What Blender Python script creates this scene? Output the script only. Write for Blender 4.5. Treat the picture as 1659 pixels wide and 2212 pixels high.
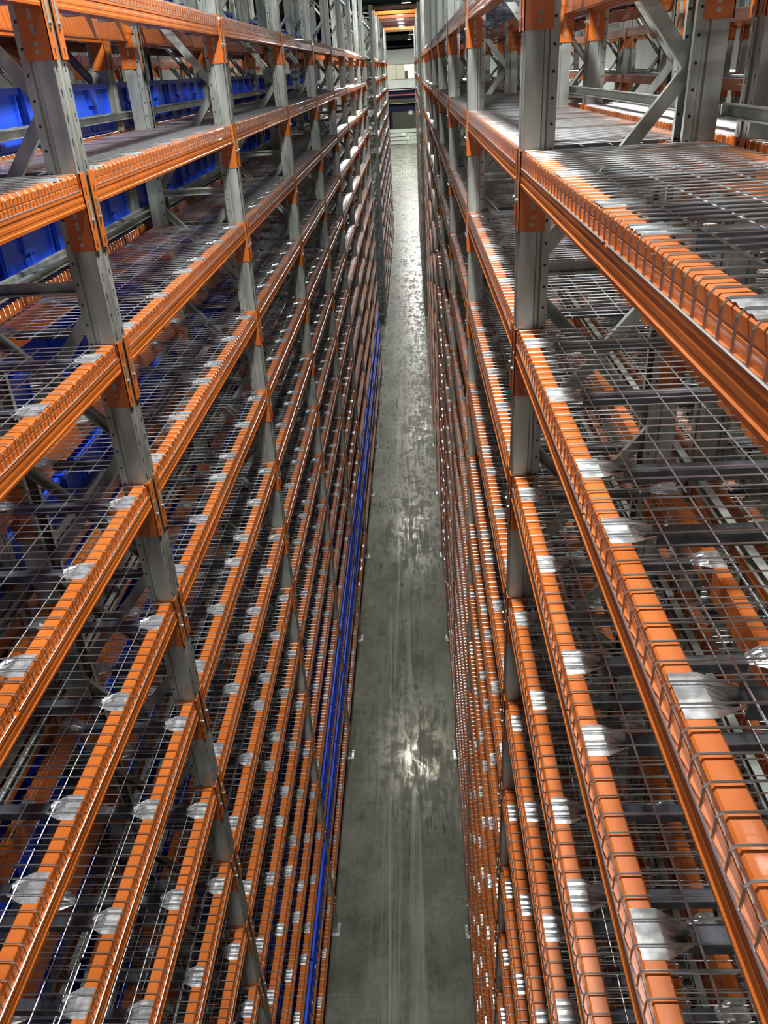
import bpy, math, random
import numpy as np
from mathutils import Matrix, Vector

random.seed(4)
C = bpy.context.scene.collection
for o in list(bpy.data.objects):
    bpy.data.objects.remove(o)

# ------------------------------------------------------------------ camera
EYE = 8.76                                   # eye height above the floor (m)
PITCH, YAW, ROLL, FPX = 0.50872856, -0.05517639, -0.05949345, 1714.15
cp, sp, cy, sy = math.cos(PITCH), math.sin(PITCH), math.cos(YAW), math.sin(YAW)
fw = Vector((sy*cp, cy*cp, -sp)); rt = Vector((cy, -sy, 0.0)); up = rt.cross(fw)
rt2 = rt*math.cos(ROLL) + up*math.sin(ROLL)
up2 = up*math.cos(ROLL) - rt*math.sin(ROLL)
cam_d = bpy.data.cameras.new('camera')
cam_d.sensor_fit = 'VERTICAL'; cam_d.sensor_height = 36.0; cam_d.sensor_width = 27.0
cam_d.lens = FPX/2212*36.0
cam_d.clip_start = 0.05; cam_d.clip_end = 400
cam = bpy.data.objects.new('camera', cam_d); C.objects.link(cam)
M = Matrix.Identity(4)
for i in range(3):
    M[i][0] = rt2[i]; M[i][1] = up2[i]; M[i][2] = -fw[i]
M[2][3] = EYE
cam.matrix_world = M
bpy.context.scene.camera = cam

# ------------------------------------------------------------------ world, light, exposure
world = bpy.data.worlds.new('warehouse_air'); bpy.context.scene.world = world
world.use_nodes = True
world.node_tree.nodes['Background'].inputs[0].default_value = (0.80, 0.86, 1.0, 1)
world.node_tree.nodes['Background'].inputs[1].default_value = 0.10
vs = bpy.context.scene.view_settings
vs.view_transform = 'Standard'; vs.look = 'None'; vs.gamma = 1.0; vs.exposure = 0.0
vs.use_curve_mapping = False
LAMP_Z = EYE + 2.75
LAMP_W = 400.0
LAMPS = [(-0.05, 3.2), (-0.38, 19.2), (-0.45, 34.0), (0.02, 46.0), (0.45, 63.0), (0.5, 79.0), (0.4, 90.0), (0.3, 104.0), (0.0, -8.0)]
LAMPS += [(x_, y_) for x_ in (-5.9, 5.2) for y_ in (-4.0, 5.5, 13.0, 22.0, 33.0)]  # unseen side lamps, added to brighten the upper decks
LAMPS += [(x_, y_) for x_ in (-7.5, 7.5) for y_ in (48.0, 66.0, 84.0, 100.0)]  # unseen outer lamps, added to brighten the far floor and wall

def area_lamp(x, y, w):
    d = bpy.data.lights.new('lamp_light', 'AREA'); d.shape = 'DISK'; d.size = 0.42
    d.energy = w; d.color = (1.0, 0.98, 0.93)
    o = bpy.data.objects.new('lamp_light', d); C.objects.link(o)
    o.location = (x, y, LAMP_Z - 0.03)
    return o
for x, y in LAMPS:
    area_lamp(x, y, LAMP_W * (4.6 if y > 70 else (1.3 if abs(x) < 2 else (0.52 if y < 40 else 1.4))))

# ------------------------------------------------------------------ materials
def mat(name, base, rough=0.5, metal=0.0, coat=0.0):
    m = bpy.data.materials.new(name); m.use_nodes = True
    b = m.node_tree.nodes['Principled BSDF']
    b.inputs['Base Color'].default_value = (*base, 1); b.inputs['Roughness'].default_value = rough
    b.inputs['Metallic'].default_value = metal
    b.inputs['Coat Weight'].default_value = coat
    return m

def noisy(m, c1, c2, scale=(8, 8, 8), detail=6, r1=None, r2=None, lo=0.35, hi=0.65, bump=0.0, geo=False):
    nt = m.node_tree; b = nt.nodes['Principled BSDF']
    tc = nt.nodes.new('ShaderNodeTexCoord'); mp = nt.nodes.new('ShaderNodeMapping')
    mp.inputs['Scale'].default_value = scale
    src = tc.outputs['Object']
    if geo:
        g = nt.nodes.new('ShaderNodeNewGeometry'); src = g.outputs['Position']
    nt.links.new(src, mp.inputs[0])
    n = nt.nodes.new('ShaderNodeTexNoise'); n.inputs['Scale'].default_value = 1.0; n.inputs['Detail'].default_value = detail
    nt.links.new(mp.outputs[0], n.inputs['Vector'])
    r = nt.nodes.new('ShaderNodeValToRGB')
    r.color_ramp.elements[0].position = lo; r.color_ramp.elements[1].position = hi
    r.color_ramp.elements[0].color = (*c1, 1); r.color_ramp.elements[1].color = (*c2, 1)
    nt.links.new(n.outputs[0], r.inputs[0]); nt.links.new(r.outputs[0], b.inputs['Base Color'])
    if r1 is not None:
        q = nt.nodes.new('ShaderNodeMapRange'); q.inputs[1].default_value = 0.3; q.inputs[2].default_value = 0.7
        q.inputs[3].default_value = r1; q.inputs[4].default_value = r2
        nt.links.new(n.outputs[0], q.inputs[0]); nt.links.new(q.outputs[0], b.inputs['Roughness'])
    if bump:
        bp = nt.nodes.new('ShaderNodeBump'); bp.inputs['Strength'].default_value = bump; bp.inputs['Distance'].default_value = 0.01
        nt.links.new(n.outputs[0], bp.inputs['Height']); nt.links.new(bp.outputs[0], b.inputs['Normal'])
    return m

ORANGE = noisy(mat('orange_paint', (0.6, 0.13, 0.02), 0.32, 0.0, 0.3), (0.37, 0.091, 0.012), (0.46, 0.118, 0.016), (3, 3, 3), 4, 0.26, 0.4, geo=True)
GALV = noisy(mat('galvanised_steel', (0.5, 0.52, 0.5), 0.38, 0.6), (0.22, 0.25, 0.235), (0.42, 0.455, 0.425), (14, 14, 3), 8, 0.28, 0.5, 0.3, 0.7, geo=True)
WIRE = mat('zinc_wire', (0.68, 0.73, 0.76), 0.30, 0.93)
CHAN = noisy(mat('channel_zinc', (0.34, 0.37, 0.42), 0.3, 0.85), (0.10, 0.12, 0.15), (0.19, 0.21, 0.25), (20, 4, 20), 4, 0.25, 0.4, geo=True)
PLATE = noisy(mat('bright_zinc_plate', (0.8, 0.82, 0.84), 0.25, 0.8), (0.50, 0.53, 0.56), (0.76, 0.79, 0.81), (25, 25, 25), 3, 0.2, 0.35, geo=True)
BLUE = noisy(mat('blue_plastic', (0.01, 0.05, 0.55), 0.36), (0.010, 0.055, 0.55), (0.022, 0.10, 0.80), (2.5, 2.5, 2.5), 3, 0.3, 0.42, geo=True)
HOLE_SHADE = mat('hole_shade', (0.012, 0.012, 0.014), 0.7)  # shade inside slots and holes, painted as dark faces
GREYSTEEL = mat('dark_roof_steel', (0.045, 0.05, 0.052), 0.55, 0.3)
ROOF = mat('dark_roof_sheet', (0.016, 0.018, 0.022), 0.7)
WHITEWALL = noisy(mat('white_wall_panel', (0.72, 0.76, 0.73), 0.6), (0.66, 0.71, 0.69), (0.76, 0.79, 0.75), (.5, .5, .5), 3, geo=True)
NAVY = mat('navy_paint', (0.006, 0.007, 0.03), 0.5)
BLACK = mat('black_recess', (0.003, 0.003, 0.005), 0.7)
DOORG = mat('grey_dock_door', (0.062, 0.064, 0.052), 0.55)
PALEBEAM = mat('pale_panel', (0.42, 0.46, 0.40), 0.5, 0.1)
REDPIPE = mat('red_pipe', (0.42, 0.07, 0.065), 0.4)
YELLOW = mat('yellow_strip', (0.45, 0.42, 0.16), 0.5)
WHITE = mat('white_label', (0.85, 0.86, 0.84), 0.5)
FRAMEG = mat('grey_window_frame', (0.25, 0.25, 0.22), 0.5)
CONCBEAM = noisy(mat('grey_beam', (0.06, 0.065, 0.065), 0.7), (0.05, 0.055, 0.055), (0.08, 0.085, 0.085), (1, 1, 1), 5, geo=True)
HOUSING = mat('lamp_housing', (0.75, 0.76, 0.76), 0.4, 0.2)

def emit(name, col, s):
    m = mat(name, col, 0.5)
    b = m.node_tree.nodes['Principled BSDF']
    b.inputs['Emission Color'].default_value = (*col, 1); b.inputs['Emission Strength'].default_value = s
    return m
LENS = emit('lamp_lens', (1.0, 0.97, 0.9), 22.0)
ROOMLIT = emit('cream_room_glow', (0.72, 0.66, 0.5), 0.75)  # light of the room behind the window, put in as emission
ROOMBRIGHT = emit('bright_room_glow', (0.95, 0.9, 0.72), 1.15)
ROOMWHITE = emit('white_room_glow', (1, 1, 0.98), 1.5)
GLASS = mat('window_glass', (0.9, 0.95, 0.95), 0.03)
GLASS.node_tree.nodes['Principled BSDF'].inputs['Transmission Weight'].default_value = 1.0
GLASS.node_tree.nodes['Principled BSDF'].inputs['IOR'].default_value = 1.02

for m_ in (NAVY, BLACK, DOORG, ROOF):
    m_.node_tree.nodes['Principled BSDF'].inputs['Specular IOR Level'].default_value = 0.12

def floor_material():
    m = mat('polished_concrete', (0.2, 0.21, 0.18), 0.3)
    nt = m.node_tree; b = nt.nodes['Principled BSDF']; L = nt.links
    g = nt.nodes.new('ShaderNodeNewGeometry')
    def noise(scale, detail, dist=0.0, rough=0.6):
        mp = nt.nodes.new('ShaderNodeMapping'); mp.inputs['Scale'].default_value = scale
        L.new(g.outputs['Position'], mp.inputs[0])
        n = nt.nodes.new('ShaderNodeTexNoise'); n.inputs['Scale'].default_value = 1; n.inputs['Detail'].default_value = detail
        n.inputs['Distortion'].default_value = dist; n.inputs['Roughness'].default_value = rough
        L.new(mp.outputs[0], n.inputs['Vector']); return n
    def ramp(src, stops):
        r = nt.nodes.new('ShaderNodeValToRGB'); e = r.color_ramp.elements
        e[0].position, e[0].color = stops[0][0], (*stops[0][1], 1)
        e[1].position, e[1].color = stops[-1][0], (*stops[-1][1], 1)
        for p_, c_ in stops[1:-1]:
            q = e.new(p_); q.color = (*c_, 1)
        L.new(src, r.inputs[0]); return r
    def mix(a, bb, f, mode='MIX'):
        x = nt.nodes.new('ShaderNodeMixRGB'); x.blend_type = mode
        if isinstance(f, float): x.inputs[0].default_value = f
        else: L.new(f, x.inputs[0])
        L.new(a, x.inputs[1])
        if isinstance(bb, tuple): x.inputs[2].default_value = (*bb, 1)
        else: L.new(bb, x.inputs[2])
        return x
    big = noise((1.1, 0.8, 1), 10, 0.15, 0.68)
    base = ramp(big.outputs[0], [(0.34, (0.07, 0.075, 0.06)), (0.5, (0.13, 0.137, 0.113)), (0.68, (0.21, 0.218, 0.18))])
    fine = noise((22, 14, 1), 8)
    base2 = mix(base.outputs[0], ramp(fine.outputs[0], [(0.3, (0.72, 0.72, 0.72)), (0.7, (1.2, 1.2, 1.2))]).outputs[0], 0.55, 'MULTIPLY')
    # tyre and trolley streaks along the aisle
    st = noise((8.0, 0.16, 1), 9, 0.5, 0.72)
    stm = ramp(st.outputs[0], [(0.48, (0, 0, 0)), (0.62, (1, 1, 1))])
    sep = nt.nodes.new('ShaderNodeSeparateXYZ'); L.new(g.outputs['Position'], sep.inputs[0])
    band = nt.nodes.new('ShaderNodeMapRange'); band.interpolation_type = 'SMOOTHSTEP'
    ab = nt.nodes.new('ShaderNodeMath'); ab.operation = 'ADD'; ab.inputs[1].default_value = 0.38
    L.new(sep.outputs[0], ab.inputs[0])
    ab2 = nt.nodes.new('ShaderNodeMath'); ab2.operation = 'ABSOLUTE'; L.new(ab.outputs[0], ab2.inputs[0])
    band.inputs[1].default_value = 0.5; band.inputs[2].default_value = 0.15; band.inputs[3].default_value = 0; band.inputs[4].default_value = 1
    L.new(ab2.outputs[0], band.inputs[0])
    fm = nt.nodes.new('ShaderNodeMath'); fm.operation = 'MULTIPLY'; L.new(stm.outputs[0], fm.inputs[0]); L.new(band.outputs[0], fm.inputs[1])
    fm2 = nt.nodes.new('ShaderNodeMath'); fm2.operation = 'MULTIPLY'; L.new(fm.outputs[0], fm2.inputs[0]); fm2.inputs[1].default_value = 0.6
    col = mix(base2.outputs[0], (0.36, 0.37, 0.32), fm2.outputs[0])
    # cross scratches
    cs = noise((0.35, 16.0, 1), 6, 0.4, 0.7)
    csm = ramp(cs.outputs[0], [(0.60, (0, 0, 0)), (0.72, (0.35, 0.35, 0.35))])
    col2 = mix(col.outputs[0], (0.30, 0.31, 0.27), csm.outputs[0])
    L.new(col2.outputs[0], b.inputs['Base Color'])
    ru = noise((11.0, 1.1, 1), 10, 0.6, 0.75)
    rm = noise((2.6, 2.0, 1), 9, 1.2, 0.7)
    rs = nt.nodes.new('ShaderNodeMath'); rs.operation = 'ADD'; L.new(ru.outputs[0], rs.inputs[0]); L.new(rm.outputs[0], rs.inputs[1])
    q = nt.nodes.new('ShaderNodeMapRange'); q.inputs[1].default_value = 0.80; q.inputs[2].default_value = 1.12
    q.inputs[3].default_value = 0.10; q.inputs[4].default_value = 0.52
    L.new(rs.outputs[0], q.inputs[0]); L.new(q.outputs[0], b.inputs['Roughness'])
    b.inputs['Specular IOR Level'].default_value = 0.22
    b.inputs['Specular Tint'].default_value = (1.0, 0.95, 0.72, 1)
    bp = nt.nodes.new('ShaderNodeBump'); bp.inputs['Strength'].default_value = 0.06; bp.inputs['Distance'].default_value = 0.002
    L.new(fine.outputs[0], bp.inputs['Height']); L.new(bp.outputs[0], b.inputs['Normal'])
    return m
FLOOR = floor_material()

# ------------------------------------------------------------------ mesh helpers
class MB:
    """collects verts and faces (with a material slot per face)"""
    def __init__(s): s.v = []; s.f = []; s.m = []
    def add(s, vs_, fs_, mi=0):
        n = len(s.v); s.v += [tuple(p) for p in vs_]; s.f += [tuple(i+n for i in f) for f in fs_]; s.m += [mi]*len(fs_)
    def box(s, a, b, mi=0):
        x0, y0, z0 = a; x1, y1, z1 = b
        s.add([(x0,y0,z0),(x1,y0,z0),(x1,y1,z0),(x0,y1,z0),(x0,y0,z1),(x1,y0,z1),(x1,y1,z1),(x0,y1,z1)],
              [(0,3,2,1),(4,5,6,7),(0,1,5,4),(1,2,6,5),(2,3,7,6),(3,0,4,7)], mi)
    def prism(s, pts, y0, y1, mi=0, cap=True):
        """closed polygon of (x,z) swept along y"""
        n = len(pts)
        vs_ = [(p[0], y0, p[1]) for p in pts] + [(p[0], y1, p[1]) for p in pts]
        fs_ = [(i, (i+1) % n, (i+1) % n+n, i+n) for i in range(n)]
        if cap: fs_ += [tuple(range(n-1, -1, -1)), tuple(range(n, 2*n))]
        s.add(vs_, fs_, mi)
    def tube(s, path, r, n=4, mi=0):
        """tube with n sides along a path of points, mitred by simple averaging"""
        P = [Vector(p) for p in path]; rings = []
        for i, p in enumerate(P):
            d = (P[min(i+1, len(P)-1)] - P[max(i-1, 0)]).normalized()
            a = Vector((0, 0, 1)) if abs(d.z) < 0.9 else Vector((0, 1, 0))
            if abs(d.x) + abs(d.z) > 0.5: a = Vector((0, 1, 0))
            u = d.cross(a).normalized(); w = d.cross(u)
            rings.append([p + r*(u*math.cos(2*math.pi*(k+.5)/n) + w*math.sin(2*math.pi*(k+.5)/n)) for k in range(n)])
        vs_ = [q for r_ in rings for q in r_]
        fs_ = [(i*n+k, i*n+(k+1) % n, (i+1)*n+(k+1) % n, (i+1)*n+k) for i in range(len(P)-1) for k in range(n)]
        s.add(vs_, fs_, mi)
    def disc(s, c, r, axis, n=8, t=0.002, mi=0):
        """short cylinder centred at c, its face towards +-axis"""
        c = Vector(c); ax = Vector(axis).normalized()
        a = Vector((0, 0, 1)) if abs(ax.z) < .9 else Vector((1, 0, 0))
        u = ax.cross(a).normalized(); w = ax.cross(u)
        vs_ = []
        for k in (0, 1):
            vs_ += [c + ax*t*k + r*(u*math.cos(2*math.pi*i/n)+w*math.sin(2*math.pi*i/n)) for i in range(n)]
        s.add(vs_, [(i, (i+1) % n, (i+1) % n+n, i+n) for i in range(n)] + [tuple(range(n, 2*n)), tuple(range(n-1, -1, -1))], mi)
    def mesh(s, name, mats):
        me = bpy.data.meshes.new(name); me.from_pydata(s.v, [], s.f)
        for m in mats: me.materials.append(m)
        if len(mats) > 1: me.polygons.foreach_set('material_index', s.m)
        me.update(); return me
    def data(s):
        return (np.array(s.v, dtype=np.float32), s.f, s.m)

def put(name, me, parent=None, loc=(0, 0, 0), rz=0.0, **props):
    o = bpy.data.objects.new(name, me); C.objects.link(o)
    if parent is not None: o.parent = parent
    o.location = loc; o.rotation_euler = (0, 0, rz)
    for k, v in props.items():
        if v is not None: o[k] = v
    return o
def empty(name, loc, label, cat, group=None):
    o = bpy.data.objects.new(name, None); C.objects.link(o); o.location = loc
    o.empty_display_size = 0.1
    o['label'] = label; o['category'] = cat
    if group: o['group'] = group
    return o
def flipx(mb):
    """the same piece mirrored in x, faces turned"""
    r = MB(); r.v = [(-x, y, z) for x, y, z in mb.v]; r.f = [tuple(reversed(f)) for f in mb.f]; r.m = list(mb.m); return r
def replicate(name, mb, mats, places):
    """one mesh with a copy of mb at each (x,y,z)"""
    V = np.array(mb.v, dtype=np.float32); n = len(V)
    tot = np.array([len(f) for f in mb.f], dtype=np.int32); idx = np.concatenate([np.array(f, dtype=np.int32) for f in mb.f])
    P = np.array(places, dtype=np.float32); k = len(P)
    VV = (V[None] + P[:, None]).reshape(-1, 3)
    II = (idx[None] + (np.arange(k, dtype=np.int32)*n)[:, None]).reshape(-1)
    TT = np.tile(tot, k); SS = np.concatenate([[0], np.cumsum(TT)[:-1]]).astype(np.int32)
    me = bpy.data.meshes.new(name)
    me.vertices.add(len(VV)); me.vertices.foreach_set('co', VV.reshape(-1))
    me.loops.add(len(II)); me.loops.foreach_set('vertex_index', II)
    me.polygons.add(len(TT)); me.polygons.foreach_set('loop_start', SS); me.polygons.foreach_set('loop_total', TT)
    for m in mats: me.materials.append(m)
    me.polygons.foreach_set('material_index', np.tile(np.array(mb.m, dtype=np.int32), k))
    me.update(calc_edges=True); me.validate()
    return me

ORD = ['top', 'second', 'third', 'fourth', 'fifth', 'sixth', 'seventh', 'eighth', 'ninth', 'tenth',
       'eleventh', 'twelfth', 'thirteenth', 'fourteenth', 'fifteenth']
NTH = ['nearest', 'second', 'third', 'fourth', 'fifth', 'sixth', 'seventh', 'eighth', 'ninth', 'tenth']

# ------------------------------------------------------------------ dimensions of the racking
XL, XR = -1.1436, 0.3663                 # beam faces on the two sides of the aisle
DEEP = 0.63; GAP = 0.10; AISLE = 1.51
PITCHY = 2.7116; Y0L, Y0R = 2.985, 2.945 # first upright in front of the viewer, left and right
LV = 0.6; Z1 = EYE - 0.2671              # level spacing, height of level 1 (0 is the topmost)
NLEV = 15
def zl(j): return Z1 - LV*(j-1)
TOP = EYE + 1.878
HW = 0.06                                # half width of an upright's face
Y2 = 31.42                               # first frame of the block beyond the cross aisle

# ------------------------------------------------------------------ setting
def slab(name, a, b, m, **kw):
    q = MB(); q.box(a, b); return put(name, q.mesh(name, [m]), kind='structure', **kw)
slab('floor', (-40, -14, -0.3), (40, 119, 0.0), FLOOR)
slab('ceiling', (-40, -14, EYE+6.8), (40, 119, EYE+7.0), ROOF)
WALLG = noisy(mat('pale_wall_sheet', (0.5, 0.52, 0.5), 0.7), (0.40, 0.42, 0.41), (0.5, 0.52, 0.5), (.3, .3, .3), 3, geo=True)
slab('wall_left', (-18.3, -14, 0), (-18, 117, EYE+6.8), WALLG)
slab('wall_right', (18, -14, 0), (18.3, 117, EYE+6.8), WALLG)
slab('wall_front', (-18.3, -14.3, 0), (18.3, -14, EYE+6.8), WALLG)
# roof beams, each a part of the ceiling
ceil = bpy.data.objects['ceiling']
def ibeam_mb(L):
    q = MB(); q.box((-L/2, -.16, 0), (L/2, .16, .03)); q.box((-L/2, -.02, .03), (L/2, .02, .65)); q.box((-L/2, -.16, .65), (L/2, .16, .68)); return q
ib = ibeam_mb(78).mesh('roof_beam', [GREYSTEEL])
for y in range(6, 112, 8):
    put('roof_beam', ib, ceil, (0, y+.5, EYE+6.1))
pm = MB(); pm.box((-.06, -60, 0), (.06, 60, .25)); pm = pm.mesh('purlin', [GREYSTEEL])
for x in range(-30, 31, 6):
    put('purlin', pm, ceil, (x+1.2, 55, EYE+5.85))

# back wall, built in bands at y = 117
YW = 117.0
wb = MB()
def band(x0, x1, z0, z1, y0=YW, t=0.4): return (x0, y0, EYE+z0), (x1, y0+t, EYE+z1)
# white upper band with the hole of the window
wx0, wx1, wz0, wz1 = -5.9, 0.88, -1.34, 0.40
wb.box(*band(-40, wx0, -2.33, 2.05)); wb.box(*band(wx1, 40, -2.33, 2.05))
wb.box(*band(wx0, wx1, wz1, 2.05)); wb.box(*band(wx0, wx1, -2.33, wz0))
wb.box(*band(-40, 40, 2.05, 6.85, YW+.9), mi=1)
wb.box(*band(-40, 40, -8.76, -2.33, YW+.6), mi=1)
wall = put('wall_back', wb.mesh('wall_back', [WHITEWALL, BLACK]), kind='structure')
q = MB(); q.box((-40, YW-.3, EYE+3.04), (40, YW+.2, EYE+3.67)); put('header_beam', q.mesh('header_beam', [CONCBEAM]), wall)
q = MB(); q.box((-40, YW-.25, EYE+1.0+1.3), (40, YW-.1, EYE+2.42)); put('pipe_rail', q.mesh('pipe_rail', [GREYSTEEL]), wall)
q = MB(); q.box((-40, YW-.1, EYE-2.42), (40, YW+.5, EYE-2.33)); q.box((-40, YW+.3, EYE-4.0), (40, YW+.59, EYE-2.6), 0)
put('navy_fascia', q.mesh('navy_fascia', [NAVY]), wall)
q = MB(); q.box((-40, YW-.3, EYE-2.54), (40, YW-.1, EYE-2.47)); put('cable_tray', q.mesh('cable_tray', [HOUSING]), wall)
q = MB(); q.tube([(-40, YW-.5, EYE-3.09), (40, YW-.5, EYE-3.09)], 0.09, 8); put('fire_main', q.mesh('fire_main', [REDPIPE]), wall)
q = MB(); q.box((-40, YW, EYE-4.03), (40, YW+.5, EYE-3.54)); put('lintel', q.mesh('lintel', [DOORG]), wall)
q = MB(); q.box((-40, YW-.05, EYE-4.11), (40, YW, EYE-4.05)); put('yellow_edge', q.mesh('yellow_edge', [YELLOW]), wall)
q = MB(); q.box((-40, YW, EYE-4.98), (40, YW+.5, EYE-4.42)); put('navy_header', q.mesh('navy_header', [NAVY]), wall)
# window
w = MB()
t = 0.07
for a, b in [((wx0, wz1-t), (wx1, wz1)), ((wx0, wz0), (wx1, wz0+t)), ((wx0, wz0), (wx0+t, wz1)), ((wx1-t, wz0), (wx1, wz1)),
             ((-1.56, wz0), (-1.48, wz1)), ((-3.9, wz0), (-3.82, wz1))]:
    w.box((a[0], YW-.03, EYE+a[1]), (b[0], YW+.1, EYE+b[1]))
win = put('window_1', w.mesh('window_1', [FRAMEG]), kind='structure')
for x0, x1 in [(wx0+t, -3.9), (-3.82, -1.56), (-1.48, wx1-t)]:
    q = MB(); q.box((x0, YW+.03, EYE+wz0+t), (x1, YW+.045, EYE+wz1-t)); put('pane', q.mesh('pane', [GLASS]), win)
for x0, x1, m in [(wx0, -3.86, ROOMLIT), (-3.84, -1.53, ROOMLIT), (-1.50, -0.42, ROOMLIT), (-0.02, wx1, ROOMBRIGHT)]:
    q = MB(); q.box((x0, YW+.3, EYE+wz0), (x1, YW+.34, EYE+wz1)); put('room_glow', q.mesh('room_glow', [m]), win)  # glowing sheets stand for the lit interior
q = MB(); q.box((-0.42, YW+.5, EYE-.35), (-0.02, YW+.55, EYE+wz1)); put('lit_room_wall', q.mesh('lit_room_wall', [ROOMWHITE]), win)  # brightest strip of the interior, its light as emission
q = MB(); q.box((-0.42, YW+.5, EYE+wz0), (-0.02, YW+.55, EYE-.35)); put('room_furniture', q.mesh('room_furniture', [FRAMEG]), win)
# dock door with its navy jamb
d = MB(); d.box((-2.24, YW+.2, 0), (-1.31, YW+.3, EYE-4.98)); d.box((-1.28, YW+.2, 0), (2.4, YW+.3, EYE-4.98))
d.box((-2.24, YW+.25, 0), (2.4, YW+.35, EYE-4.98))
for i in range(1, 8): d.box((-2.24, YW+.195, i*.47), (2.4, YW+.2, i*.47+.015))
door = put('door_1', d.mesh('door_1', [DOORG]), kind='structure')
q = MB(); q.box((-2.52, YW-.1, 0), (-2.24, YW+.4, EYE-4.98)); q.box((2.4, YW-.1, 0), (2.68, YW+.4, EYE-4.98)); put('door_jamb', q.mesh('door_jamb', [NAVY]), door)
# sign with figures
s = MB(); s.box((-.09, YW+.14, EYE-5.45), (.42, YW+.16, EYE-4.985))
sign = put('dock_sign', s.mesh('dock_sign', [WHITE]), label='small square white sign with black characters 2X on the far grey dock door', category='sign')
fc = bpy.data.curves.new('sign_lettering', 'FONT'); fc.body = '2X'; fc.size = 0.46; fc.offset = 0.008; fc.extrude = 0.004; fc.align_x = 'CENTER'
fo = bpy.data.objects.new('tmp', fc); C.objects.link(fo)
dg = bpy.context.evaluated_depsgraph_get(); lm_ = bpy.data.meshes.new_from_object(fo.evaluated_get(dg)); bpy.data.objects.remove(fo)
lm_.materials.clear(); lm_.materials.append(BLACK)
lo = bpy.data.objects.new('lettering', lm_); C.objects.link(lo); lo.parent = sign
lo.rotation_euler = (math.pi/2, 0, 0); lo.location = (.165, YW+.135, EYE-5.385)

# long pale bundles stacked on the floor in front of the far wall
names = ['bottom', 'second', 'third', 'top']
for r in range(4):
    for side, (x0, x1) in enumerate([(-2.9, [-.45, .1, -.4, -.15][r]), ([-.42, .13, -.37, -.12][r], 2.6)]):
        q = MB(); z0 = 0.05 + r*.455
        for kx in range(3):                                  # three boards to a bundle, the seams recessed
            q.box((x0, 113.9+.02*(kx % 2), z0+kx*.128), (x1, 114.95, z0+kx*.128+.12))
        for bx in np.arange(x0+.25, x1-.1, .8): q.box((bx, 114.0, z0-.05), (bx+.08, 114.9, z0), 1)
        o = put('panel_bundle', q.mesh('panel_bundle', [PALEBEAM, BLACK]),
                label=f'long pale grey panel bundle on the far floor, {names[r]} layer, {"left" if side == 0 else "right"} half of the stack',
                category='panel bundle', group='pale panel bundles stacked before the far wall')
        if side == 0 and r in (1, 2):
            l = MB(); l.box((x1-.55, 113.89, z0+.2), (x1-.25, 113.9, z0+.36)); put('paper_label', l.mesh('paper_label', [WHITE]), o)

# ------------------------------------------------------------------ rack members (all built for a face towards +x: x=0 is the face, inward is -x)
def upright_mb(z_top, detail):
    q = MB(); W = HW
    # cross section, (depth inward, y); the front strip is built apart when it carries slots
    side = [(0, W), (.056, W), (.061, W-.009), (.072, W-.009), (.077, W), (.104, W), (.104, W-.022)]
    for s_ in (1, -1):
        pts = [(-d_, y_*s_) for d_, y_ in side]
        for (x0, y0), (x1, y1) in zip(pts[:-1], pts[1:]):
            f = [(0, 1, 2, 3)] if s_ > 0 else [(3, 2, 1, 0)]
            q.add([(x0, y0, 0), (x0, y0, z_top), (x1, y1, z_top), (x1, y1, 0)], f)
    cols = [(-W, 0), (-.041, 0), (-.034, 0), (-.017, 0), (-.012, -.005), (.012, -.005), (.017, 0), (.034, 0), (.041, 0), (W, 0)]
    for i, ((ya, xa), (yb, xb)) in enumerate(zip(cols[:-1], cols[1:])):
        if detail and i in (1, 7):
            z = 0.03; prev = 0.0
            while z < z_top-.05:
                q.add([(xa, ya, prev), (xb, yb, prev), (xb, yb, z), (xa, ya, z)], [(0, 1, 2, 3)])
                q.add([(-.01, ya-.002, z-.003), (-.01, yb+.002, z-.003), (-.01, yb+.002, z+.031), (-.01, ya-.002, z+.031)], [(0, 1, 2, 3)], 1)  # dark backing paints the shade in the slot
                prev = z+.028; z += .075
            q.add([(xa, ya, prev), (xb, yb, prev), (xb, yb, z_top), (xa, ya, z_top)], [(0, 1, 2, 3)])
        else:
            q.add([(xa, ya, 0), (xb, yb, 0), (xb, yb, z_top), (xa, ya, z_top)], [(0, 1, 2, 3)])
    if detail:
        for s_ in (1, -1):
            z = .1; n = 0
            while z < z_top-.1:
                q.disc((-.090, s_*(W-.0005), z), .0055, (0, s_, 0), 6, .001, 1); z += .075; n += 1  # dark disc painted for the shade of a hole
    return q
U_NEAR = upright_mb(TOP, True).mesh('upright', [GALV, HOLE_SHADE])
U_FAR = upright_mb(TOP, False).mesh('upright_plain', [GALV])
fp = MB(); fp.box((-.125, -.085, 0), (.03, .085, .008)); fp.disc((.012, -.06, .008), .012, (0, 0, 1), 6, .012); fp.disc((.012, .06, .008), .012, (0, 0, 1), 6, .012)
fp.box((-.108, -.066, .008), (.003, -.062, .1)); fp.box((-.108, .062, .008), (.003, .066, .1))
FOOT = fp.mesh('foot_plate', [PLATE])

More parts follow.
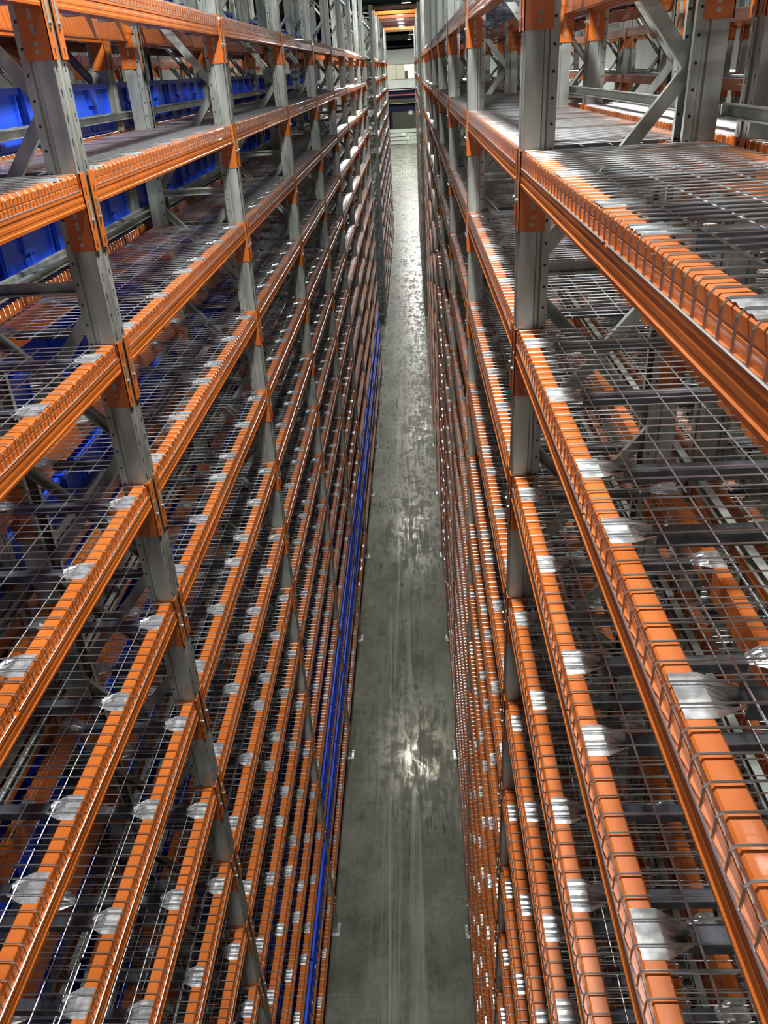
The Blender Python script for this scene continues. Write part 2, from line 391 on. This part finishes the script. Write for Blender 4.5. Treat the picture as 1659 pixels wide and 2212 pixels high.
def brace_mb(x0, z0, x1, z1, yo, w=.044, t=.026, mb=None):
    """C channel between two points of the frame's plane"""
    q = mb or MB(); a = Vector((x0, 0, z0)); b = Vector((x1, 0, z1)); d_ = (b-a).normalized(); n = Vector((-d_.z, 0, d_.x))
    a = a - d_*.02; b = b + d_*.02
    sec = [(-w/2, 0), (w/2, 0), (w/2, t), (w/2-.008, t), (w/2-.008, t-.003), (w/2-.003, t-.003), (w/2-.003, .003), (-w/2+.003, .003), (-w/2+.003, t-.003), (-w/2+.008, t-.003), (-w/2+.008, t), (-w/2, t)]
    k = len(sec); sgn = 1 if yo >= 0 else -1
    vs_ = [tuple(p + n*u_ + Vector((0, yo+sgn*v_, 0))) for p in (a, b) for u_, v_ in sec]
    fs_ = [(i, (i+1) % k, (i+1) % k+k, i+k) for i in range(k)]
    if sgn < 0: fs_ = [tuple(reversed(f)) for f in fs_]
    q.add(vs_, fs_)
    return q
def frame_braces():
    """(x is measured from the +x face towards -x); list of (x0,z0,x1,z1,yoffset)"""
    XP, XN = -.085, -DEEP+.085                    # node on the +x upright, node on the -x upright
    base = EYE
    L = []
    # zig-zag above the strut
    zz = [(-.62, XN), (-.05, XP), (.53, XN), (1.10, XP), (1.66, XN)]
    for (za, xa), (zb, xb) in zip(zz[:-1], zz[1:]): L.append((xa, base+za, xb, base+zb, .004))
    L.append((XP, base-.655, XN, base-.655, -.004))
    z = -.73
    while z > -8.3:
        L.append((XP, base+z, XN, base+z-.56, .004)); L.append((XN, base+z-.03, XP, base+z-.53, -.004)); z -= .6
    L.append((XP, .22, XN, .22, .004)); L.append((XP, TOP-.08, XN, TOP-.08, -.004))
    return L
BR = frame_braces()
br_meshes = {}
def brace_mesh(a):
    x0, z0, x1, z1, yo = a
    key = (round(x1-x0, 3), round(z1-z0, 3), yo)
    if key not in br_meshes:
        q = brace_mb(0, 0, x1-x0, z1-z0, yo)
        q.disc((0, .026 if yo > 0 else -.026, 0), .010, (0, 1 if yo > 0 else -1, 0), 6, .008)
        q.disc((x1-x0, .026 if yo > 0 else -.026, z1-z0), .010, (0, 1 if yo > 0 else -1, 0), 6, .008)
        br_meshes[key] = q.mesh('brace', [GALV])
    return br_meshes[key]
all_br = MB()
for a in BR: brace_mb(a[0], a[1], a[2], a[3], a[4], mb=all_br)

BH = .105; BLEN = PITCHY - 2*HW - .008
def beam_mb(L, simple=False):
    """step beam, face at x=0, top at z=0, centred in y"""
    q = MB()
    if simple: sec = [(-.012, 0), (-.06, 0), (-.06, -BH), (0, -BH), (0, -.05), (-.012, -.05)]
    else: sec = [(-.016, 0), (-.056, 0), (-.060, -.004), (-.060, -BH), (0, -BH), (.001, -BH+.009), (-.0018, -BH+.012), (-.0018, -.086), (-.001, -.083), (-.001, -.074), (-.0018, -.071), (-.0018, -.063), (0, -.060), (0, -.052), (-.002, -.050), (-.012, -.050), (-.012, -.030), (-.0145, -.027), (-.012, -.024), (-.012, -.004)]
    q.prism(list(reversed(sec)), -L/2, L/2)
    return q
def connector_mb(side):
    """side=+1: fixed on the +y end of a beam (its plate lies against the upright beyond)"""
    q = MB(); s_ = side; z0, z1 = -.252, .006
    def bx(xa, xb, ya, yb, za, zb, mi=0): q.box((xa, min(ya, yb), za), (xb, max(ya, yb), zb), mi)
    bx(-.088, .004, -s_*.004, 0, z0, z1)                       # plate on the upright's side
    bx(.0005, .0045, -s_*.004, s_*.043, z0, z1)                # flange on the aisle face
    for z in (-.045, -.125, -.222): bx(.0045, .005, s_*.016, s_*.023, z-.02, z+.004, 1)   # hook slots, their shade as dark faces
    bx(.0045, .0065, s_*.012, s_*.030, -.165, -.085, 2)        # locking clip
    q.disc((.0065, s_*.022, -.150), .006, (1, 0, 0), 8, .007, 2)
    for z, r in ((-.228, .0075), (-.205, .0075)): q.disc((-.045, -s_*.004, z), r, (0, -s_, 0), 8, .0006, 2)
    for z in (-.125, -.165): bx(-.051, -.039, -s_*.0046, -s_*.004, z-.014, z+.014, 2)
    return q
BEAM = beam_mb(BLEN); BEAM_M = {1: BEAM.mesh('beam', [ORANGE]), -1: flipx(BEAM).mesh('beam_mirrored', [ORANGE])}
CON = {}
for s_ in (1, -1):
    c_ = connector_mb(s_); CON[(1, s_)] = c_.mesh('beam_connector', [ORANGE, HOLE_SHADE, GALV]); CON[(-1, s_)] = flipx(c_).mesh('beam_connector', [ORANGE, HOLE_SHADE, GALV])
def beam_far_mb():
    q = beam_mb(BLEN, True); e = BLEN/2
    for s_ in (1, -1):
        q.box((-.088, min(s_*e, s_*(e+.004)), -.252), (.004, max(s_*e, s_*(e+.004)), .006))
        q.box((.0, min(s_*e, s_*(e+.047)), -.252), (.0045, max(s_*e, s_*(e+.047)), .006))
    return q
bf = beam_far_mb(); BEAMF_M = {1: bf.mesh('beam_plain', [ORANGE]), -1: flipx(bf).mesh('beam_plain', [ORANGE])}

rl = MB(); sec = [(0, 0), (-.028, 0), (-.028, -.04), (0, -.04), (0, -.037), (-.025, -.037), (-.025, -.003), (0, -.003)]
rl.prism(sec, -(PITCHY-.02)/2, (PITCHY-.02)/2); RAIL = {1: rl.mesh('stop_rail', [GALV]), -1: flipx(rl).mesh('stop_rail', [GALV])}

# ------------------------------------------------------------------ wire decks, centred in x and y, wire tops at z=+.006
DL = 1.275; NW = 26
def deck_wire_mb(n, fine):
    q = MB(); h = DEEP/2; r = .0022
    for i in range(n):
        y = -DL/2 + .0125 + i*(DL-.025)/(n-1)
        if fine: path = [(h-.003, y, -.048), (h-.003, y, -.003), (h-.010, y, .0062), (-h+.010, y, .0062), (-h+.003, y, -.003), (-h+.003, y, -.048)]
        else: path = [(h-.003, y, -.048), (h-.005, y, .003), (-h+.005, y, .003), (-h+.003, y, -.048)]
        q.tube(path, r, 5 if fine else 3)
    for x, z in [(h-.001, -.047), (-h+.001, -.047)] + [(h-.1*k, -.002) for k in range(1, 6)]:
        q.tube([(x, -DL/2, z), (x, DL/2, z)], r, 5 if fine else 3)
    return q
def channel_mb(simple=False):
    """support channel under the wires from beam to beam, flared plates on the beam tops"""
    q = MB(); h = DEEP/2; xi = h-.064; xo = h-.014
    for s_ in (1, -1):
        if simple:
            q.box((min(s_*xi, s_*xo), -.05, -.004), (max(s_*xi, s_*xo), .05, -.0005), 1); continue
        n = 9; rows = []
        for x in (s_*xo, s_*xi):
            rows.append([(x, -.052+.104*i/(n-1), .0012 + (.0022 if i in (1, 3, 5, 7) else -.0006)) for i in range(n)])
        mid = s_*(xi-.055)
        neck = [(mid, yy, zz) for yy, zz in zip(np.linspace(-.022, .022, n), [-.004, -.006, -.016, -.028, -.034, -.028, -.016, -.006, -.004])]
        vs_ = rows[0] + rows[1] + neck
        fs_ = [(r_*n+i, r_*n+i+1, (r_+1)*n+i+1, (r_+1)*n+i) for r_ in (0, 1) for i in range(n-1)]
        if s_ > 0: fs_ = [tuple(reversed(f)) for f in fs_]
        q.add(vs_, fs_, 1)
    e = h-.118 if not simple else h-.065
    q.box((-e, -.021, -.006), (e, .021, -.004)); q.box((-e, -.021, -.034), (e, -.018, -.006)); q.box((-e, .018, -.034), (e, .021, -.006))
    return q
DW = deck_wire_mb(NW, True).mesh('wire_mesh', [WIRE]); CH = channel_mb().mesh('support_channel', [CHAN, PLATE])
CHY = (-.5, 0.0, .5)
def deck_far_mb():
    q = deck_wire_mb(NW, False); n = len(q.m)
    for y in CHY:
        c_ = channel_mb(True); k = len(q.v)
        q.v += [(a, b+y, c2) for a, b, c2 in c_.v]; q.f += [tuple(i+k for i in f) for f in c_.f]; q.m += [1 if m_ == 0 else 2 for m_ in c_.m]
    return q
DECKF = deck_far_mb()

# ------------------------------------------------------------------ a row of racking
far_decks = []
def row(xface, sgn, y0, ks, label, levels, near_k, far_only=False, stop=True, cat='racking', conn=True):
    """xface: x of the beam faces on the +x side. sgn +1 if the viewer's aisle is on +x, else -1 (only used for naming)"""
    root = empty('storage_racking', (xface-DEEP/2, y0, 0), label, cat, 'rows of orange and galvanised racking')
    h = DEEP/2
    brfar = []
    for k in ks:
        y = k*PITCHY; near = (not far_only) and k <= near_k
        um = U_NEAR if near else U_FAR
        for s_ in (1, -1):
            u = put('upright', um, root, (s_*(h-.004), y, 0), 0 if s_ > 0 else math.pi)
            put('foot_plate', FOOT, u)
        if near:
            for a in BR: put('brace', brace_mesh(a), root, (h+a[0], y, a[1]))
        else: brfar.append((h, y, 0))
    if brfar:
        put('bracing', replicate('bracing', all_br, [GALV], brfar), root, kind='stuff')
    for k in ks[:-1]:
        yc = (k+.5)*PITCHY; near = (not far_only) and k <= near_k
        for j in levels:
            for s_ in (1, -1):
                if near and conn:
                    b = put('beam', BEAM_M[s_], root, (s_*h, yc, zl(j)))
                    for e in (1, -1): put('beam_connector', CON[(s_, e)], b, (0, e*(BLEN/2+.004), 0))
                else: put('beam', BEAMF_M[s_], root, (s_*h, yc, zl(j)))
    return root, xface-h, y0
def rails(root, side, ks, levels):
    for k in ks[:-1]:
        for j in levels:
            s_ = 1 if side > 0 else -1
            put('stop_rail', RAIL[-s_], root, (s_*(DEEP/2-.001)+(0 if s_ > 0 else 0), (k+.5)*PITCHY, zl(j)+.115))

ALL = list(range(NLEV)); K1 = list(range(-1, 9))
XRR = XR + DEEP + GAP + DEEP            # +x face of the right-hand rear row
XLL = XL - DEEP - GAP                   # +x face of the left-hand rear row
L1, cxL, yL = row(XL, 1, Y0L, K1, 'near block of orange and galvanised racking along the left side of the aisle', ALL, 3)
R1, cxR, yR = row(XR+DEEP, -1, Y0R, K1, 'near block of orange and galvanised racking along the right side of the aisle', ALL, 3)
rails(L1, -1, K1, ALL); rails(R1, 1, K1, ALL)
L2, cxLL, _ = row(XLL, 1, Y0L, K1, 'racking full of blue bins standing back to back behind the left row', ALL, 0, conn=False)
R2, cxRR, _ = row(XRR, -1, Y0R, K1, 'empty racking standing back to back behind the right row', ALL, 1)
rails(L2, 1, K1, ALL[:8])
K2 = list(range(0, 8))
FL, cxFL, _ = row(XL, 1, Y2, K2, 'far block of racking on the left, beyond the cross aisle', ALL, -9, far_only=True)
FR, cxFR, _ = row(XR+DEEP, -1, Y2, K2, 'far block of racking on the right, beyond the cross aisle', ALL, -9, far_only=True)
FL2, cxFL2, _ = row(XLL, 1, Y2, K2, 'far block of racking on the left, back to back behind the aisle row', ALL[:6], -9, far_only=True)
# rows on the far side of the neighbouring aisles
OR, cxOR, _ = row(XRR+AISLE+DEEP, -1, Y0R, K1, 'racking across the next aisle to the right, seen through the rows', ALL[:6], -9, far_only=True)
OL, cxOL, _ = row(XLL-DEEP-AISLE, 1, Y0L, K1, 'racking across the next aisle to the left, seen above the blue bins', ALL[:6], -9, far_only=True)

OR2, cxOR2, _ = row(XRR+AISLE+DEEP+GAP+DEEP, -1, Y0R, K1, 'second racking row across the next aisle to the right, back to back', ALL[:4], -9, far_only=True)
OL2, cxOL2, _ = row(XLL-DEEP-AISLE-DEEP-GAP, 1, Y0L, K1, 'second racking row across the next aisle to the left, back to back', ALL[:4], -9, far_only=True)

# wire decks: the 300 that show largest are things, the rest is one object
def decks(cx, y0, side, ks, levels, near_k):
    for k in ks[:-1]:
        for j in levels:
            for hh in (0, 1):
                y = y0 + (k+.5)*PITCHY + (hh-.5)*(DL+.02)
                if k <= near_k:
                    lab = f'wire mesh shelf deck {side} of the aisle, added {ORD[j]} level, {NTH[k+1]} bay, {"nearer" if hh == 0 else "farther"} half'
                    r = empty('wire_deck', (cx, y, zl(j)), lab, 'shelf deck', f'wire mesh decks on the racking {side} of the aisle')
                    put('wire_mesh', DW, r)
                    for q_ in CHY: put('support_channel', CH, r, (0, q_, 0))
                else: far_decks.append((cx, y, zl(j)))
decks(cxL, Y0L, 'left', K1, ALL, 3)
decks(cxR, Y0R, 'right', K1, ALL, 3)
decks(cxLL, Y0L, 'x', K1, ALL, -9); decks(cxRR, Y0R, 'x', K1, ALL, -9)
decks(cxFL, Y2, 'x', K2, ALL, -9); decks(cxFR, Y2, 'x', K2, ALL, -9); decks(cxFL2, Y2, 'x', K2, ALL[:6], -9)
decks(cxOR, Y0R, 'x', K1, ALL[:6], -9); decks(cxOL, Y0L, 'x', K1, ALL[:6], -9)
decks(cxOR2, Y0R, 'x', K1, ALL[:4], -9); decks(cxOL2, Y0L, 'x', K1, ALL[:4], -9)
put('distant_wire_decks', replicate('distant_wire_decks', DECKF, [WIRE, CHAN, PLATE], far_decks), kind='stuff',
    label='all the farther wire mesh decks lying on the racking levels', category='shelf decks')

# overhead ties across the aisle at the far block
tie = MB(); tie.prism([(-.03, 0), (.03, 0), (.03, .11), (-.03, .11)], -(XR-XL)/2, (XR-XL)/2)
tie.v = [(y, x, z) for x, y, z in tie.v]; tie.f = [tuple(reversed(f)) for f in tie.f]
for s_ in (-1, 1): tie.box((min(s_*.755, s_*.749), -.05, -.03), (max(s_*.755, s_*.749), .05, .14))
TIE = tie.mesh('portal_tie', [ORANGE])
for k in K2:
    put('portal_tie', TIE, None, ((XL+XR)/2, Y2+k*PITCHY, TOP-.16), label=f'orange tie beam spanning the aisle overhead at the far block, {NTH[k]} one',
        category='tie beam', group='orange overhead tie beams')

# ------------------------------------------------------------------ blue bins
def bin_mb(L, D, H, rim=.018, ribs=2):
    """open bin, long side along y, standing at z=0"""
    q = MB(); t_ = .006; tp = .022
    def ring(l, d_, z): return [(-d_/2, -l/2, z), (d_/2, -l/2, z), (d_/2, l/2, z), (-d_/2, l/2, z)]
    lo_, up_ = ring(L-2*tp, D-2*tp, 0), ring(L-2*rim, D-2*rim, H-.03)
    r1, r2 = ring(L, D, H-.03), ring(L, D, H)
    i2, i1 = ring(L-2*rim, D-2*rim, H), ring(L-2*tp-2*t_, D-2*tp-2*t_, t_)
    V = lo_+up_+r1+r2+i2+i1; F = [(3, 2, 1, 0)]
    for a in range(5):
        for k in range(4): F.append((a*4+k, a*4+(k+1) % 4, a*4+4+(k+1) % 4, a*4+4+k))
    F.append((20, 21, 22, 23)); q.add(V, F)
    for s_ in (1, -1):
        for i in range(ribs+1):
            y = -L/2+tp+.01 + (L-2*tp-.02)*i/ribs
            q.box((s_*(D/2-.012)-.008, y-.006, .012), (s_*(D/2-.012)+.008, y+.006, H-.03))
        q.box((s_*(D/2-.010)-.008, -L*.10, H-.115), (s_*(D/2-.010)+.010, L*.10, H-.03))
        q.box((s_*(D/2-.016)-.008, -L*.10, .02), (s_*(D/2-.016)+.004, L*.10, H*.5))
        q.box((-D*.16, s_*(L/2-.010)-.008, H-.10), (D*.16, s_*(L/2-.010)+.010, H-.03))
    return q
BIN = bin_mb(.62, .58, .27).mesh('bin_body', [BLUE]); BINS = bin_mb(.395, .58, .27, ribs=2).mesh('bin_body', [BLUE])
CNT = ['first', 'second', 'third', 'fourth', 'fifth', 'sixth']
def bins(levels, ks, skip=()):
    for j in levels:
        for k in ks:
            small = k >= 2; n = 6 if small else 4; st = .425 if small else .648
            for i in range(n):
                if (j, k, i) in skip: continue
                y = Y0L + (k+.5)*PITCHY + (i-(n-1)/2)*st
                put('storage_bin', BINS if small else BIN, None, (XLL-.312+random.uniform(-.01, .01), y+random.uniform(-.008, .008), zl(j)+.009), random.uniform(-.015, .015),
                    label=f'blue plastic bin behind the left row, {ORD[j]} level, {NTH[k+1]} bay, {CNT[i]} bin along',
                    category='bin', group='blue plastic bins on the racking behind the left row')
bins(range(0, 12), (-1, 0, 1), skip={(0, 1, 3), (3, 0, 1), (5, 1, 2)})
bins(range(0, 4), (2, 3, 4, 5), skip={(0, 2, 4), (0, 2, 5), (0, 3, 2), (0, 3, 3), (0, 4, 1), (0, 4, 2), (0, 5, 4), (1, 5, 0), (1, 4, 3)})

# long blue trays on the two lowest-but-one levels of the left row
TRAY = bin_mb(1.26, .55, .34, .03, 10).mesh('tray_body', [BLUE])
for j, ks in ((12, range(1, 8)), (13, range(-1, 8))):
    for k in ks:
        for hh in (0, 1):
            y = Y0L + (k+.5)*PITCHY + (hh-.5)*1.285
            put('storage_tray', TRAY, None, (XL-.270, y, zl(j)+.009),
                label=f'long blue plastic tray low in the left row, {ORD[j]} level, {NTH[k+1]} bay, {"nearer" if hh == 0 else "farther"} half',
                category='tray', group='long blue trays low in the left row')

# ------------------------------------------------------------------ high bay lamps, the side lines added for light
hb = MB(); n = 16
prof = [(.24, 0), (.235, .03), (.15, .16), (.09, .19), (.09, .30), (.03, .33)]
vs_ = [(r*math.cos(2*math.pi*i/n), r*math.sin(2*math.pi*i/n), z) for r, z in prof for i in range(n)]
hb.add(vs_, [(a*n+i, a*n+(i+1) % n, (a+1)*n+(i+1) % n, (a+1)*n+i) for a in range(len(prof)-1) for i in range(n)])
HB = hb.mesh('lamp_housing', [HOUSING])
ln = MB(); ln.disc((0, 0, .012), .225, (0, 0, -1), 16, .01); LN = ln.mesh('lamp_lens', [LENS])
hg = MB(); hg.tube([(0, 0, .33), (0, 0, EYE+6.8-LAMP_Z)], .012, 6); HG = hg.mesh('hanger', [GREYSTEEL])
for i, (x, y) in enumerate(LAMPS):
    same = sorted((q[1], q) for q in LAMPS if abs(q[0]-x) < 1.6)
    nth = [q for _, q in same].index((x, y))
    line = 'over the aisle' if abs(x) < 2 else f'{"left" if x < 0 else "right"} of the aisle, added {"outer" if abs(x) > 7 else "inner"} line'
    r = empty('high_bay_lamp', (x, y, LAMP_Z), f'white round high bay lamp {line}, {NTH[nth]} of its line', 'lamp', 'high bay lamps')
    put('lamp_housing', HB, r); put('lamp_lens', LN, r); put('hanger', HG, r)
